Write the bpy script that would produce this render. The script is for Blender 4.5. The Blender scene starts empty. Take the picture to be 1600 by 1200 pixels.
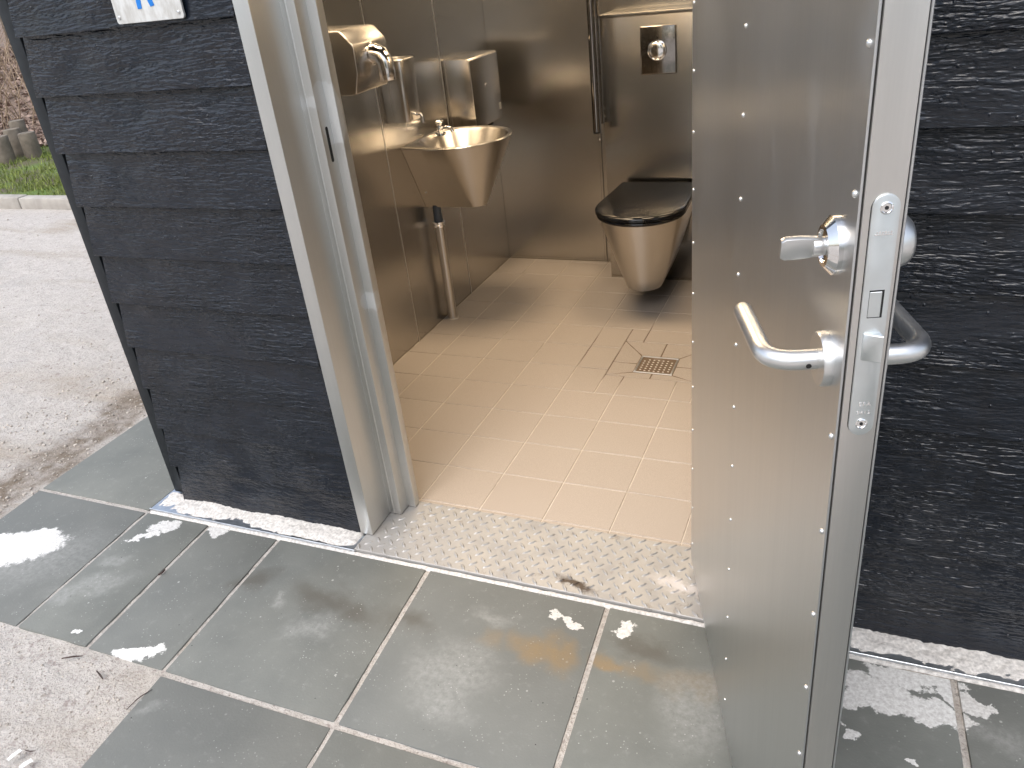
import bpy, bmesh, math, random
import numpy as np
from mathutils import Vector, Matrix, noise as mnoise

random.seed(7); RNG = np.random.default_rng(7)
sc = bpy.context.scene
R_ = math.radians

# ------------------------------------------------------------------ camera
FPX, YAW, PITCH, ROLL = 1256.17, -.442752, .490061, -.1169626      # focal length in pixels of the 1600 px wide photo
CAM = Vector((0, -1.52, 1.45))
fwd = Vector((math.sin(YAW) * math.cos(PITCH), math.cos(YAW) * math.cos(PITCH), -math.sin(PITCH)))
rgt = Vector((math.cos(YAW), -math.sin(YAW), 0)); upv = rgt.cross(fwd)
cr = rgt * math.cos(ROLL) + upv * math.sin(ROLL); cu = cr.cross(fwd)
cd = bpy.data.cameras.new('camera'); cam = bpy.data.objects.new('camera', cd)
sc.collection.objects.link(cam)
cd.sensor_width = 36; cd.lens = FPX / 1600 * 36; cd.clip_start = .02; cd.clip_end = 600
cam.matrix_world = Matrix(((cr.x, cu.x, -fwd.x, CAM.x), (cr.y, cu.y, -fwd.y, CAM.y), (cr.z, cu.z, -fwd.z, CAM.z), (0, 0, 0, 1)))
sc.camera = cam
sc.render.resolution_x, sc.render.resolution_y = 1024, 768

def G(px, py, z=0.):                                                # photo pixel -> point on the horizontal plane z
    d = cr * ((px - 800) / FPX) - cu * ((py - 600) / FPX) + fwd
    return CAM + d * ((z - CAM.z) / d.z)

# ------------------------------------------------------------------ sky, sun, exposure
SUN_EL, SUN_AZ = R_(58), R_(186)                                    # azimuth from +Y, clockwise
w = bpy.data.worlds.new('World'); sc.world = w; w.use_nodes = True
nt = w.node_tree; nt.nodes.clear()
sky = nt.nodes.new('ShaderNodeTexSky'); sky.sky_type = 'NISHITA'; sky.sun_disc = False
sky.sun_elevation = SUN_EL; sky.sun_rotation = SUN_AZ
sky.air_density = 1.0; sky.dust_density = 3.0; sky.ozone_density = 1.0
hs = nt.nodes.new('ShaderNodeHueSaturation'); hs.inputs['Saturation'].default_value = .60
bg = nt.nodes.new('ShaderNodeBackground'); bg.inputs['Strength'].default_value = .15
wo = nt.nodes.new('ShaderNodeOutputWorld')
nt.links.new(sky.outputs[0], hs.inputs['Color']); nt.links.new(hs.outputs[0], bg.inputs['Color'])
nt.links.new(bg.outputs[0], wo.inputs['Surface'])
sl = bpy.data.lights.new('sun', 'SUN'); sl.energy = .75; sl.angle = R_(60); sl.color = (1, .97, .93)
sun = bpy.data.objects.new('sun', sl); sc.collection.objects.link(sun)
sd = Vector((math.sin(SUN_AZ) * math.cos(SUN_EL), math.cos(SUN_AZ) * math.cos(SUN_EL), math.sin(SUN_EL)))
sun.rotation_euler = sd.to_track_quat('Z', 'Y').to_euler(); sun.location = sd * 30
sc.view_settings.view_transform = 'Standard'; sc.view_settings.look = 'None'
sc.view_settings.exposure = 1.0; sc.view_settings.gamma = 1
sc.view_settings.use_curve_mapping = False
sc.cycles.use_denoising = True; sc.cycles.use_adaptive_sampling = True; sc.cycles.adaptive_threshold = .02; sc.cycles.max_bounces = 6; sc.cycles.glossy_bounces = 4; sc.cycles.diffuse_bounces = 3
sc.cycles.sample_clamp_indirect = 6; sc.cycles.caustics_reflective = False; sc.cycles.caustics_refractive = False

# ------------------------------------------------------------------ node helpers
class NT:
    def __init__(s, name):
        s.m = bpy.data.materials.new(name); s.m.use_nodes = True; s.t = s.m.node_tree; s.t.nodes.clear()
        s.out = s.n('OutputMaterial'); s.b = s.n('BsdfPrincipled'); s.l(s.b.outputs[0], s.out.inputs[0])
    def n(s, kind, **kw):
        nd = s.t.nodes.new('ShaderNode' + kind)
        for k, v in kw.items(): setattr(nd, k, v)
        return nd
    def l(s, a, b): s.t.links.new(a, b)
    def set(s, **kw):
        for k, v in kw.items():
            k = k.replace('_', ' ')
            if hasattr(v, 'is_linked') or isinstance(v, bpy.types.NodeSocket): s.l(v, s.b.inputs[k])
            else: s.b.inputs[k].default_value = v if not (isinstance(v, tuple) and len(v) == 3) else (*v, 1)
        return s
    def pos(s): return s.n('NewGeometry').outputs['Position']
    def objc(s): return s.n('TexCoord').outputs['Object']
    def rnd(s): return s.n('ObjectInfo').outputs['Random']
    def inp(s, sock, v):
        if isinstance(v, bpy.types.NodeSocket): s.l(v, sock)
        else: sock.default_value = v
    def math(s, op, a, b=0., c=0., clamp=False):
        nd = s.n('Math', operation=op, use_clamp=clamp)
        for i, v in enumerate((a, b, c)): s.inp(nd.inputs[i], v)
        return nd.outputs[0]
    def vmath(s, op, a, b=(0, 0, 0)):
        nd = s.n('VectorMath', operation=op)
        s.inp(nd.inputs[0], a); s.inp(nd.inputs[1], b)
        return nd.outputs['Value'] if op in ('LENGTH', 'DOT_PRODUCT') else nd.outputs[0]
    def noise(s, vec, scale, detail=4, rough=.55, sc3=None, dist=0., col=False):
        if sc3: vec = s.vmath('MULTIPLY', vec, sc3)
        nd = s.n('TexNoise'); s.l(vec, nd.inputs['Vector'])
        nd.inputs['Scale'].default_value = scale; nd.inputs['Detail'].default_value = detail
        nd.inputs['Roughness'].default_value = rough; nd.inputs['Distortion'].default_value = dist
        return nd.outputs['Color' if col else 'Fac']
    def voro(s, vec, scale, out='Distance', feature='F1'):
        nd = s.n('TexVoronoi', feature=feature); s.l(vec, nd.inputs['Vector']); nd.inputs['Scale'].default_value = scale
        return nd.outputs[out]
    def rng(s, v, a, b, c=0., d=1., smooth=False):
        nd = s.n('MapRange', interpolation_type='SMOOTHSTEP' if smooth else 'LINEAR'); s.l(v, nd.inputs[0])
        for i, q in enumerate((a, b, c, d)): s.inp(nd.inputs[i + 1], q)
        return nd.outputs[0]
    def mix(s, f, a, b, blend='MIX'):
        nd = s.n('Mix', data_type='RGBA', blend_type=blend); s.inp(nd.inputs[0], f)
        for i, v in ((6, a), (7, b)): s.inp(nd.inputs[i], (*v, 1) if isinstance(v, tuple) and len(v) == 3 else v)
        return nd.outputs[2]
    def bump(s, h, strength, dist=.002, nrm=None):
        nd = s.n('Bump'); nd.inputs['Strength'].default_value = strength; nd.inputs['Distance'].default_value = dist
        s.l(h, nd.inputs['Height'])
        if nrm: s.l(nrm, nd.inputs['Normal'])
        return nd.outputs[0]
    def offs(s, vec, k=37.):                                        # shift a pattern from one piece to the next
        return s.vmath('ADD', vec, s.vmath('MULTIPLY', s.comb(s.rnd(), s.rnd(), s.rnd()), (k, k * .7, k * 1.3)))
    def comb(s, a, b, c):
        nd = s.n('CombineXYZ')
        for i, v in enumerate((a, b, c)): s.inp(nd.inputs[i], v)
        return nd.outputs[0]
    def blob(s, vec, c, r, rot=0., lo=.8, hi=1.1):                  # ellipse mask round c on the ground
        mp = s.n('Mapping', vector_type='TEXTURE'); s.l(vec, mp.inputs['Vector'])
        mp.inputs['Location'].default_value = (c[0], c[1], 0); mp.inputs['Rotation'].default_value = (0, 0, rot)
        mp.inputs['Scale'].default_value = (r[0], r[1], 1e6)
        return s.rng(s.vmath('LENGTH', mp.outputs[0]), hi, lo, 0, 1, True)

def steel(name, base=(.60, .585, .56), rough=.27, aniso=.55, brush=(500, 500, 7), smear=.04, bump=0., streak=.01, arot=0.):
    k = NT(name); p = k.pos()
    big = k.noise(p, 2.2, 4, .6, (1, 1, .55)); fine = k.noise(p, 1, 3, .6, brush)
    vert = k.noise(p, 1, 3, .6, (22, 22, .7))
    rg = k.math('ADD', k.rng(big, .3, .7, rough - smear * .5, rough + smear * .5), k.rng(vert, .3, .7, -streak * .5, streak * .5))
    rg = k.math('ADD', rg, k.rng(fine, .3, .7, -.012, .012))
    col = k.mix(k.rng(vert, .3, .75), base, tuple(c * .97 for c in base))
    col = k.mix(k.rng(fine, .35, .65, 0, .12), col, tuple(c * .78 for c in base))
    tg = k.n('Tangent', direction_type='RADIAL', axis='Z')
    k.set(Metallic=1., Base_Color=col, Roughness=rg, Anisotropic=aniso, Anisotropic_Rotation=arot, Tangent=tg.outputs[0])
    if bump: k.set(Normal=k.bump(fine, bump, .0006))
    return k

def plain(name, col, rough=.5, metal=0., var=.12, nscale=30, bump=0., bscale=200, **kw):
    k = NT(name); p = k.pos()
    f = k.noise(p, nscale, 4)
    k.set(Base_Color=k.mix(k.rng(f, .3, .7), tuple(c * (1 - var) for c in col), tuple(min(1, c * (1 + var)) for c in col)),
          Roughness=k.rng(k.noise(p, nscale * 2.3, 3), .3, .7, max(.02, rough - .06), rough + .06), Metallic=metal)
    if bump: k.set(Normal=k.bump(k.noise(p, bscale, 4), bump, .001))
    if kw: k.set(**kw)
    return k.m

MT = {}
MT['steel_wall'] = steel('brushed_steel_wall', (.53, .51, .475), .25, .55, smear=.02, streak=.006).m
def m_door():
    k = steel('brushed_steel_door', (.66, .675, .68), .33, .55, smear=.05, streak=.015); p = k.pos()
    wv = k.vmath('ADD', p, k.vmath('MULTIPLY', k.noise(p, 6, 2, col=True), (.12, .12, .1)))
    f = k.noise(wv, 1, 1.5, .45, (20, 20, 6)); sep = k.n('SeparateXYZ'); k.l(p, sep.inputs[0])
    m = k.math('MULTIPLY', k.rng(f, .60, .72), k.rng(sep.outputs['Z'], 1.17, 1.30))
    old = k.b.inputs['Base Color'].links[0].from_socket; ro = k.b.inputs['Roughness'].links[0].from_socket
    k.set(Base_Color=k.mix(k.math('MULTIPLY', m, .06), old, (.86, .86, .84)), Roughness=k.math('ADD', ro, k.math('MULTIPLY', m, .03)), Metallic=k.rng(m, 0, 1, 1, .96))
    return k.m
MT['steel_door'] = m_door()
MT['steel_edge'] = steel('brushed_steel_edge', (.66, .64, .61), .36, .3, (400, 400, 10), smear=.1).m
MT['steel_basin'] = steel('satin_steel_basin', (.60, .57, .53), .30, .9, (250, 250, 250), smear=.03, streak=.005, bump=.0, arot=.25).m
MT['steel_box'] = steel('satin_steel_dispenser', (.56, .53, .49), .25, .4, (250, 250, 250), smear=.03, streak=.005, bump=.0).m
MT['chrome'] = plain('chrome', (.82, .81, .80), .07, 1., .03)
MT['shaded_chrome'] = plain('polished_steel_dark_reflection', (.30, .28, .26), .12, 1., .03)  # chrome with the dark room it mirrors put into the base colour
MT['satin'] = plain('satin_steel_fitting', (.72, .72, .71), .36, 1., .05)
MT['aluminium'] = plain('zinc_plated_steel', (.70, .73, .73), .42, 1., .05, bump=.05)
MT['galv'] = plain('galvanised_sheet', (.62, .66, .70), .38, 1., .12, 45)
MT['black_plastic'] = plain('black_seat_plastic', (.008, .008, .009), .10, 0., .1)
MT['dark'] = plain('dark_gap', (.01, .01, .01), .8)
MT['grey_plastic'] = plain('grey_plastic_pipe', (.10, .12, .14), .4)
MT['sign_blue'] = plain('sign_blue', (.01, .19, .62), .35)
MT['sticker'] = plain('sticker_grey', (.45, .44, .42), .6)
MT['white_scrap'] = plain('white_scrap', (.78, .78, .76), .6)
MT['bark'] = plain('bark', (.20, .16, .12), .85, 0., .35, 9, .8, 40)
MT['twig'] = plain('twig_tan', (.30, .22, .15), .8, 0., .3, 20)
MT['twig_dark'] = plain('twig_dark', (.055, .035, .03), .8, 0., .3, 20)
MT['post'] = plain('weathered_post', (.16, .135, .105), .85, 0., .3, 14, .5, 60)
MT['ceiling'] = plain('ceiling_panel', (.20, .19, .18), .5, 0., .05)
MT['roof'] = plain('roof_felt', (.04, .04, .045), .8)

def m_frame():
    k = steel('brushed_steel_frame', (.64, .64, .62), .44, .3, (400, 400, 9), .1)
    p = k.pos(); d = k.noise(p, 24, 4, .6, col=True)
    q = k.vmath('ADD', k.vmath('MULTIPLY', p, (0, 1, 1)), k.vmath('MULTIPLY', d, (0, .02, .03)))
    m = None                                                        # scraps of protective film left on the inner edge
    for y, z, rz in ((.135, 1.165, .06), (.125, 1.215, .035), (.145, .70, .026)):
        mp = k.n('Mapping', vector_type='TEXTURE'); k.l(q, mp.inputs['Vector'])
        mp.inputs['Location'].default_value = (0, y, z); mp.inputs['Scale'].default_value = (1e6, .03, rz)
        b = k.rng(k.vmath('LENGTH', mp.outputs[0]), 1.02, .97); m = b if m is None else k.math('MAXIMUM', m, b)
    old = k.b.inputs['Base Color'].links[0].from_socket
    k.set(Base_Color=k.mix(k.math('MULTIPLY', m, .5), old, (.70, .72, .72)), Metallic=k.rng(m, 0, 1, 1, .6))
    return k.m
MT['steel_frame'] = m_frame()

def m_board():
    k = NT('black_painted_sawn_board'); o = k.offs(k.objc())
    warp = k.vmath('ADD', o, k.vmath('MULTIPLY', k.vmath('SUBTRACT', k.noise(o, 1, 2, .5, (2.2, 3, 7), col=True), (.5, .5, .5)), (0, .05, .05)))
    rings = k.n('TexWave', wave_type='BANDS', bands_direction='Z', wave_profile='SAW')
    k.l(k.vmath('MULTIPLY', warp, (1, 1, 1)), rings.inputs['Vector'])
    rings.inputs['Scale'].default_value = 17; rings.inputs['Distortion'].default_value = 5; rings.inputs['Detail'].default_value = 1.5
    rings.inputs['Detail Scale'].default_value = .6
    g1 = k.noise(warp, 1, 1.5, .5, (17, 20, 135)); g2 = k.noise(warp, 1, 1, .5, (60, 40, 210))
    patch = k.noise(o, 1, 1, .5, (5, 5, 9))
    h = k.math('ADD', k.math('MULTIPLY', g1, .62), k.math('MULTIPLY', g2, .42))
    h = k.math('ADD', h, k.math('MULTIPLY', rings.outputs['Fac'], .55))
    amp = k.rng(patch, .35, .65, .30, 1.)
    h = k.math('MULTIPLY', h, amp)
    drop = k.voro(k.vmath('MULTIPLY', o, (1, .2, 1)), 42)           # paint nibs
    h = k.math('ADD', h, k.rng(drop, .0, .16, .22, 0, True))
    nail = k.voro(k.vmath('MULTIPLY', o, (1, .1, 1)), 5.2)
    c = k.mix(k.rng(g1, .3, .7), (.004, .006, .011), (.008, .012, .020))
    c = k.mix(k.rng(k.noise(o, 1, 3, .5, (26, 5, 3)), .55, .75, 0, .7), c, (.004, .005, .008))
    c = k.mix(k.rng(nail, .012, .018, 1, 0), c, (.001, .001, .001))
    k.set(Base_Color=c, Roughness=k.rng(k.noise(o, 1, 3, .6, (14, 14, 60)), .3, .7, .17, .32), Specular_IOR_Level=.55,
          Normal=k.bump(h, 1., .0095))
    return k.m
MT['board'] = m_board()
MT['trim'] = plain('black_painted_trim', (.012, .015, .018), .5, 0., .2, 30, .25, 150, Specular_IOR_Level=.35)

STAINS_WHITE = [(20, 855, .20, .10, .45), (60, 838, .10, .05, .4), (258, 822, .055, .035, .5), (225, 838, .05, .02, .6), (345, 825, .035, .055, -.5), (215, 1020, .075, .03, .3),
                (236, 1014, .035, .016, .9), (885, 968, .024, .012, -.6), (902, 978, .026, .013, .0), (868, 960, .02, .012, 0), (978, 982, .032, .036, 0),
                (1372, 1082, .10, .058, -.15), (1432, 1102, .11, .036, -.2), (1482, 1112, .07, .030, -.2), (1405, 1055, .09, .032, -.2), (1532, 1096, .03, .014, -.5),
                (1495, 1084, .08, .028, -.4), (1328, 1092, .05, .03, 0), (1330, 1148, .022, .016, 0), (1430, 1196, .018, .008, -.5), (120, 985, .02, .012, .4)]
STAINS_PALE = [(480, 978, .085, .06, .4), (440, 940, .03, .02, .3), (700, 1050, .13, .13, .5), (690, 1095, .1, .06, 0), (1090, 1110, .10, .13, .2), (135, 920, .16, .05, .5), (180, 880, .06, .03, .6),
               (60, 700 + 170, .25, .16, .5), (770, 965, .07, .03, -.2), (60, 1150, .03, .02, 0), (230, 1110, .03, .02, .4), (1560, 1140, .1, .05, -.3), (100, 935, .1, .04, .5)]
STAINS_BROWN = [(850, 1015, .105, .065, -.25, .9), (872, 1018, .06, .055, 0, .8), (770, 1000, .06, .05, 0, .45), (960, 1035, .06, .035, -.2, .9), (1010, 1050, .10, .04, -.2, .5), (1080, 1075, .09, .05, -.2, .45)]
STAINS_DARK = [(520, 935, .16, .055, -.2), (400, 905, .07, .05, 0), (640, 965, .10, .05, -.2), (1010, 1010, .12, .04, -.2), (560, 960, .1, .05, 0)]
def m_paver(box):
    k = NT('grey_concrete_paver'); p = k.pos(); r = k.rnd()
    d1 = k.vmath('SUBTRACT', k.noise(p, 26, 4, .68, col=True), (.5, .5, .5)); d2 = k.vmath('SUBTRACT', k.noise(p, 9, 2, .5, col=True), (.5, .5, .5))
    q = k.vmath('ADD', p, k.vmath('ADD', k.vmath('MULTIPLY', d1, (.075, .075, 0)), k.vmath('MULTIPLY', d2, (.07, .07, 0))))
    q2 = k.vmath('ADD', p, k.vmath('ADD', k.vmath('MULTIPLY', d1, (.05, .05, 0)), k.vmath('MULTIPLY', d2, (.14, .14, 0))))
    cloud = k.noise(p, 5, 4, .6); mid = k.noise(p, 40, 5, .65)
    c = k.mix(k.rng(cloud, .3, .7), (.143, .151, .139), (.200, .208, .190))
    c = k.mix(k.rng(r, 0, 1, 0, .5), c, (.165, .171, .167))
    c = k.mix(k.rng(mid, .58, .8, 0, .4), c, (.30, .305, .295))
    def union(lst, vec, lo, hi):
        m = None
        for e in lst:
            g = G(e[0], e[1]); rad = max(e[2], e[3]) * 1.2 + .09
            if not (box[0] - rad < g.x < box[1] + rad and box[2] - rad < g.y < box[3] + rad): continue
            b = k.blob(vec, (g.x, g.y), (e[2], e[3]), e[4], lo, hi)
            if len(e) > 5: b = k.math('MULTIPLY', b, e[5])
            m = b if m is None else k.math('MAXIMUM', m, b)
        return m
    dark = union(STAINS_DARK, q2, .1, 1.2); pale = union(STAINS_PALE, q2, .1, 1.15); brown = union(STAINS_BROWN, q2, .2, 1.15); white = union(STAINS_WHITE, q, .55, 1.1)
    if dark: c = k.mix(k.math('MULTIPLY', dark, .75), c, (.105, .098, .083))
    if brown: c = k.mix(k.math('MULTIPLY', brown, k.rng(mid, .3, .6, .75, 1)), c, (.25, .185, .105))
    if pale: c = k.mix(k.math('MULTIPLY', pale, k.rng(k.noise(p, 70, 4, .7), .34, .70, .15, .62)), c, (.36, .365, .35))
    speck = k.math('MULTIPLY', k.rng(k.voro(p, 95), .10, .17, 1, 0), k.rng(k.noise(p, 14, 3), .48, .64))
    speck2 = k.math('MULTIPLY', k.rng(k.voro(k.vmath('ADD', p, (3, 5, 0)), 26), .06, .10, 1, 0), k.rng(k.noise(p, 7, 2), .52, .6))
    c = k.mix(k.math('MULTIPLY', k.math('MAXIMUM', speck, speck2), .75), c, (.48, .48, .46))
    dk = k.math('MULTIPLY', k.rng(k.voro(k.vmath('ADD', p, (9, 1, 0)), 33), .035, .06, 1, 0), k.rng(k.noise(p, 5, 2), .5, .56))
    c = k.mix(dk, c, (.015, .013, .012))
    if white:
        wn = k.noise(p, 110, 3, .75); white = k.rng(k.math('ADD', k.math('MULTIPLY', white, 1.25), k.math('MULTIPLY', wn, .9)), .84, 1.36, 0, 1, True)
        c = k.mix(white, c, k.mix(k.rng(wn, .35, .65), (.56, .55, .53), (.80, .80, .78)))
    k.set(Base_Color=c, Roughness=k.rng(cloud, .3, .7, .62, .78), Specular_IOR_Level=.35, Normal=k.bump(k.noise(p, 160, 2, .6), .5, .0012))
    return k.m

def m_tile():
    k = NT('beige_speckled_floor_tile'); p = k.pos()
    f = k.noise(p, 420, 3, .7); f2 = k.noise(p, 900, 2, .6); big = k.noise(p, 3, 3)
    c = k.mix(k.rng(f, .38, .62), (.35, .29, .24), (.505, .44, .375))
    c = k.mix(k.rng(f2, .6, .7, 0, .4), c, (.27, .21, .16))
    c = k.mix(k.rng(big, .35, .7, 0, .25), c, (.43, .38, .32))
    c = k.mix(k.rng(k.rnd(), 0, 1, 0, .12), c, (.34, .29, .24))
    g = G(1040, 570); dirt = k.blob(k.vmath('ADD', p, k.vmath('MULTIPLY', k.noise(p, 6, 4, col=True), (.1, .1, 0))), (g.x + .05, g.y + .05), (.42, .34), 0, .2, 1.1)
    c = k.mix(k.math('MULTIPLY', dirt, .18), c, (.20, .16, .11))
    k.set(Base_Color=c, Roughness=k.rng(big, .3, .7, .40, .55), Normal=k.bump(f, .12, .0006)); return k.m
MT['tile'] = m_tile()
def m_grout():
    k = NT('pale_grout'); p = k.pos(); g = G(1030, 560)
    n = k.noise(p, 14, 4, .6)
    c = k.mix(k.rng(n, .3, .7), (.56, .49, .40), (.66, .60, .52))
    q = k.vmath('ADD', p, k.vmath('MULTIPLY', k.noise(p, 6, 3, col=True), (.12, .12, 0)))
    m = k.blob(q, (g.x + .02, g.y + .1), (.36, .30), 0, .75, 1.05)
    c = k.mix(m, c, (.14, .095, .06)); m2 = k.rng(k.noise(p, 5, 3), .56, .64, 0, .7)
    c = k.mix(m2, c, (.30, .25, .20))
    k.set(Base_Color=c, Roughness=.8); return k.m
MT['grout'] = m_grout()

def m_sand():
    k = NT('pale_sandy_gravel'); p = k.pos()
    a = k.noise(p, 2.3, 5, .65); b = k.noise(p, 16, 5, .65); c3 = k.noise(p, 90, 4, .7); streak = k.noise(p, 1, 4, .6, (.8, 3.2, 1))
    c = k.mix(k.rng(b, .3, .72), (.40, .37, .335), (.54, .51, .475))
    c = k.mix(k.rng(c3, .35, .68, 0, .55), c, (.58, .555, .525))
    c = k.mix(k.rng(streak, .52, .70, 0, .7), c, (.34, .285, .22))
    c = k.mix(k.rng(a, .55, .78, 0, .6), c, (.43, .415, .40))
    st = k.voro(p, 75); c = k.mix(k.math('MULTIPLY', k.rng(st, .10, .26, 1, 0), k.rng(b, .40, .58)), c, (.25, .215, .19))
    c = k.mix(k.rng(k.noise(p, 170, 3, .8), .54, .68, 0, .7), c, (.24, .20, .18)); c = k.mix(k.rng(k.noise(p, 38, 4, .75), .55, .70, 0, .75), c, (.26, .215, .20))
    dist = k.noise(p, 5, 4, col=True)
    q = k.vmath('ADD', p, k.vmath('MULTIPLY', k.vmath('SUBTRACT', dist, (.5, .5, .5)), (.35, .35, 0)))
    e = k.blob(q, (-2.63, .35), (.17, 1.6), 0, .35, 1.1)             # rougher brown soil along the paving
    c = k.mix(k.math('MULTIPLY', e, k.rng(b, .35, .6, .3, 1.)), c, (.19, .155, .12))
    k.set(Base_Color=c, Roughness=.9, Specular_IOR_Level=.2, Normal=k.bump(k.math('ADD', b, k.math('MULTIPLY', c3, .6)), .8, .016)); return k.m
MT['sand'] = m_sand()
MT['mortar'] = plain('pale_mortar', (.60, .58, .55), .9, 0., .3, 120, .9, 220)
MT['pebble'] = plain('pebble', (.43, .39, .345), .9, 0., .5, 60)
MT['kerb'] = plain('kerb_concrete', (.36, .335, .30), .85, 0., .2, 8, .5, 70)
def m_tread():
    k = NT('worn_checker_plate'); p = k.pos(); d = k.noise(p, 9, 5, .65)
    dirt = k.math('MULTIPLY', k.rng(d, .48, .66), .9); dr2 = k.rng(k.noise(p, 30, 5, .7), .60, .68, 0, .8)
    q = k.vmath('ADD', p, k.vmath('MULTIPLY', k.vmath('SUBTRACT', k.noise(p, 35, 5, .7, col=True), (.5, .5, .5)), (.09, .06, 0)))
    g1, g2 = G(900, 915), G(1060, 918)
    mud = k.blob(q, (g1.x, g1.y), (.08, .02), -.3, .3, 1.05); dust = k.blob(q, (g2.x, g2.y), (.09, .03), -.2, .2, 1.1)
    c = k.mix(k.math('MULTIPLY', dirt, .55), (.40, .395, .385), (.29, .265, .235)); c = k.mix(k.math('MULTIPLY', dr2, .6), c, (.17, .135, .10))
    c = k.mix(mud, c, (.07, .05, .035)); c = k.mix(k.math('MULTIPLY', dust, .9), c, (.62, .58, .55))
    met = k.math('SUBTRACT', 1., k.math('MAXIMUM', k.math('MULTIPLY', dirt, .75), k.math('MAXIMUM', mud, dust)), clamp=True)
    k.set(Base_Color=c, Metallic=k.math('MULTIPLY', met, .45), Roughness=k.rng(d, .3, .7, .5, .66), Normal=k.bump(k.noise(p, 150, 4), .25, .0008)); return k.m
MT['tread'] = m_tread()
def m_sign():
    k = NT('weathered_white_sign'); p = k.pos(); a = k.noise(p, 1, 5, .65, (60, 60, 22)); b = k.noise(p, 40, 4)
    k.set(Base_Color=k.mix(k.rng(a, .42, .66, 0, .75), (.62, .63, .62), (.42, .41, .38)), Roughness=.4, Normal=k.bump(b, .1, .001)); return k.m
MT['sign'] = m_sign()
def m_leaf(name, a, b, tr=.15):
    k = NT(name); f = k.noise(k.pos(), 7, 3); v = k.n('VertexColor') if False else None
    isl = k.n('NewGeometry').outputs['Random Per Island']
    c = k.mix(isl, a, b); k.set(Base_Color=k.mix(k.rng(f, .3, .7, 0, .35), c, tuple(x * .6 for x in a)), Roughness=.7); return k.m
MT['litter'] = m_leaf('dry_leaf_litter', (.16, .105, .08), (.42, .31, .25))
MT['grass'] = m_leaf('grass_blades', (.13, .16, .035), (.27, .33, .07))
MT['green'] = m_leaf('wood_foliage', (.035, .06, .018), (.10, .13, .04))
def m_soil():
    k = NT('bank_soil'); f = k.noise(k.pos(), 6, 5, .7)
    k.set(Base_Color=k.mix(k.rng(f, .3, .7), (.12, .085, .065), (.27, .20, .155)), Roughness=.95, Normal=k.bump(k.noise(k.pos(), 18, 5, .7), 1, .03)); return k.m
MT['soil'] = m_soil()
def m_lawn():
    k = NT('lawn_soil'); f = k.noise(k.pos(), 3, 5, .7)
    k.set(Base_Color=k.mix(k.rng(f, .4, .62), (.10, .085, .055), (.10, .16, .03)), Roughness=.95); return k.m
MT['lawn'] = m_lawn()
def m_lamp():
    k = NT('lamp_diffuser'); k.set(Base_Color=(.8, .8, .8), Emission_Color=(1, .80, .55), Emission_Strength=2., Roughness=.5); return k.m
MT['lamp'] = m_lamp()

# ------------------------------------------------------------------ mesh helpers
WO = {}                                                             # world position of every object's origin
class M:
    def __init__(s, T=None): s.v, s.f, s.T = [], [], T
    def add(s, vs, fs):
        b = len(s.v); s.v += [Vector(s.T(*p)) if s.T else Vector(p) for p in vs]; s.f += [tuple(i + b for i in q) for q in fs]; return s
    def box(s, x0, x1, y0, y1, z0, z1):
        return s.add([(x, y, z) for z in (z0, z1) for y in (y0, y1) for x in (x0, x1)],
                     [(0, 2, 3, 1), (4, 5, 7, 6), (0, 1, 5, 4), (1, 3, 7, 5), (3, 2, 6, 7), (2, 0, 4, 6)])
    def loft(s, rings, cap0=True, cap1=True, closed=True):
        n = len(rings[0]); vs = [p for r in rings for p in r]; fs = []
        for i in range(len(rings) - 1):
            for j in range(n if closed else n - 1):
                k = (j + 1) % n; fs.append((i * n + j, i * n + k, (i + 1) * n + k, (i + 1) * n + j))
        if cap0: fs.append(tuple(range(n))[::-1])
        if cap1: fs.append(tuple((len(rings) - 1) * n + j for j in range(n)))
        return s.add(vs, fs)
    def tube(s, path, r, seg=14, caps=True):
        path = [Vector(p) for p in path]; rs = r if isinstance(r, (list, tuple)) else [r] * len(path)
        rings = []; a = None
        for i, p in enumerate(path):
            t = (path[min(i + 1, len(path) - 1)] - path[max(i - 1, 0)]).normalized()
            if a is None: a = t.orthogonal().normalized()
            a = (a - t * a.dot(t)).normalized(); b = t.cross(a)
            rings.append([tuple(p + (a * math.cos(2 * math.pi * j / seg) + b * math.sin(2 * math.pi * j / seg)) * rs[i]) for j in range(seg)])
        return s.loft(rings, caps, caps)
    def lathe(s, c, axis, prof, seg=28):                             # prof: (distance along axis, radius)
        ax = Vector(axis).normalized(); a = ax.orthogonal().normalized(); b = ax.cross(a); c = Vector(c)
        rings = [[tuple(c + ax * h + (a * math.cos(2 * math.pi * j / seg) + b * math.sin(2 * math.pi * j / seg)) * max(r, 1e-4)) for j in range(seg)] for h, r in prof]
        return s.loft(rings)
    def prism(s, poly, z0, z1):
        n = len(poly); return s.loft([[(x, y, z0) for x, y in poly], [(x, y, z1) for x, y in poly]])

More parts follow.
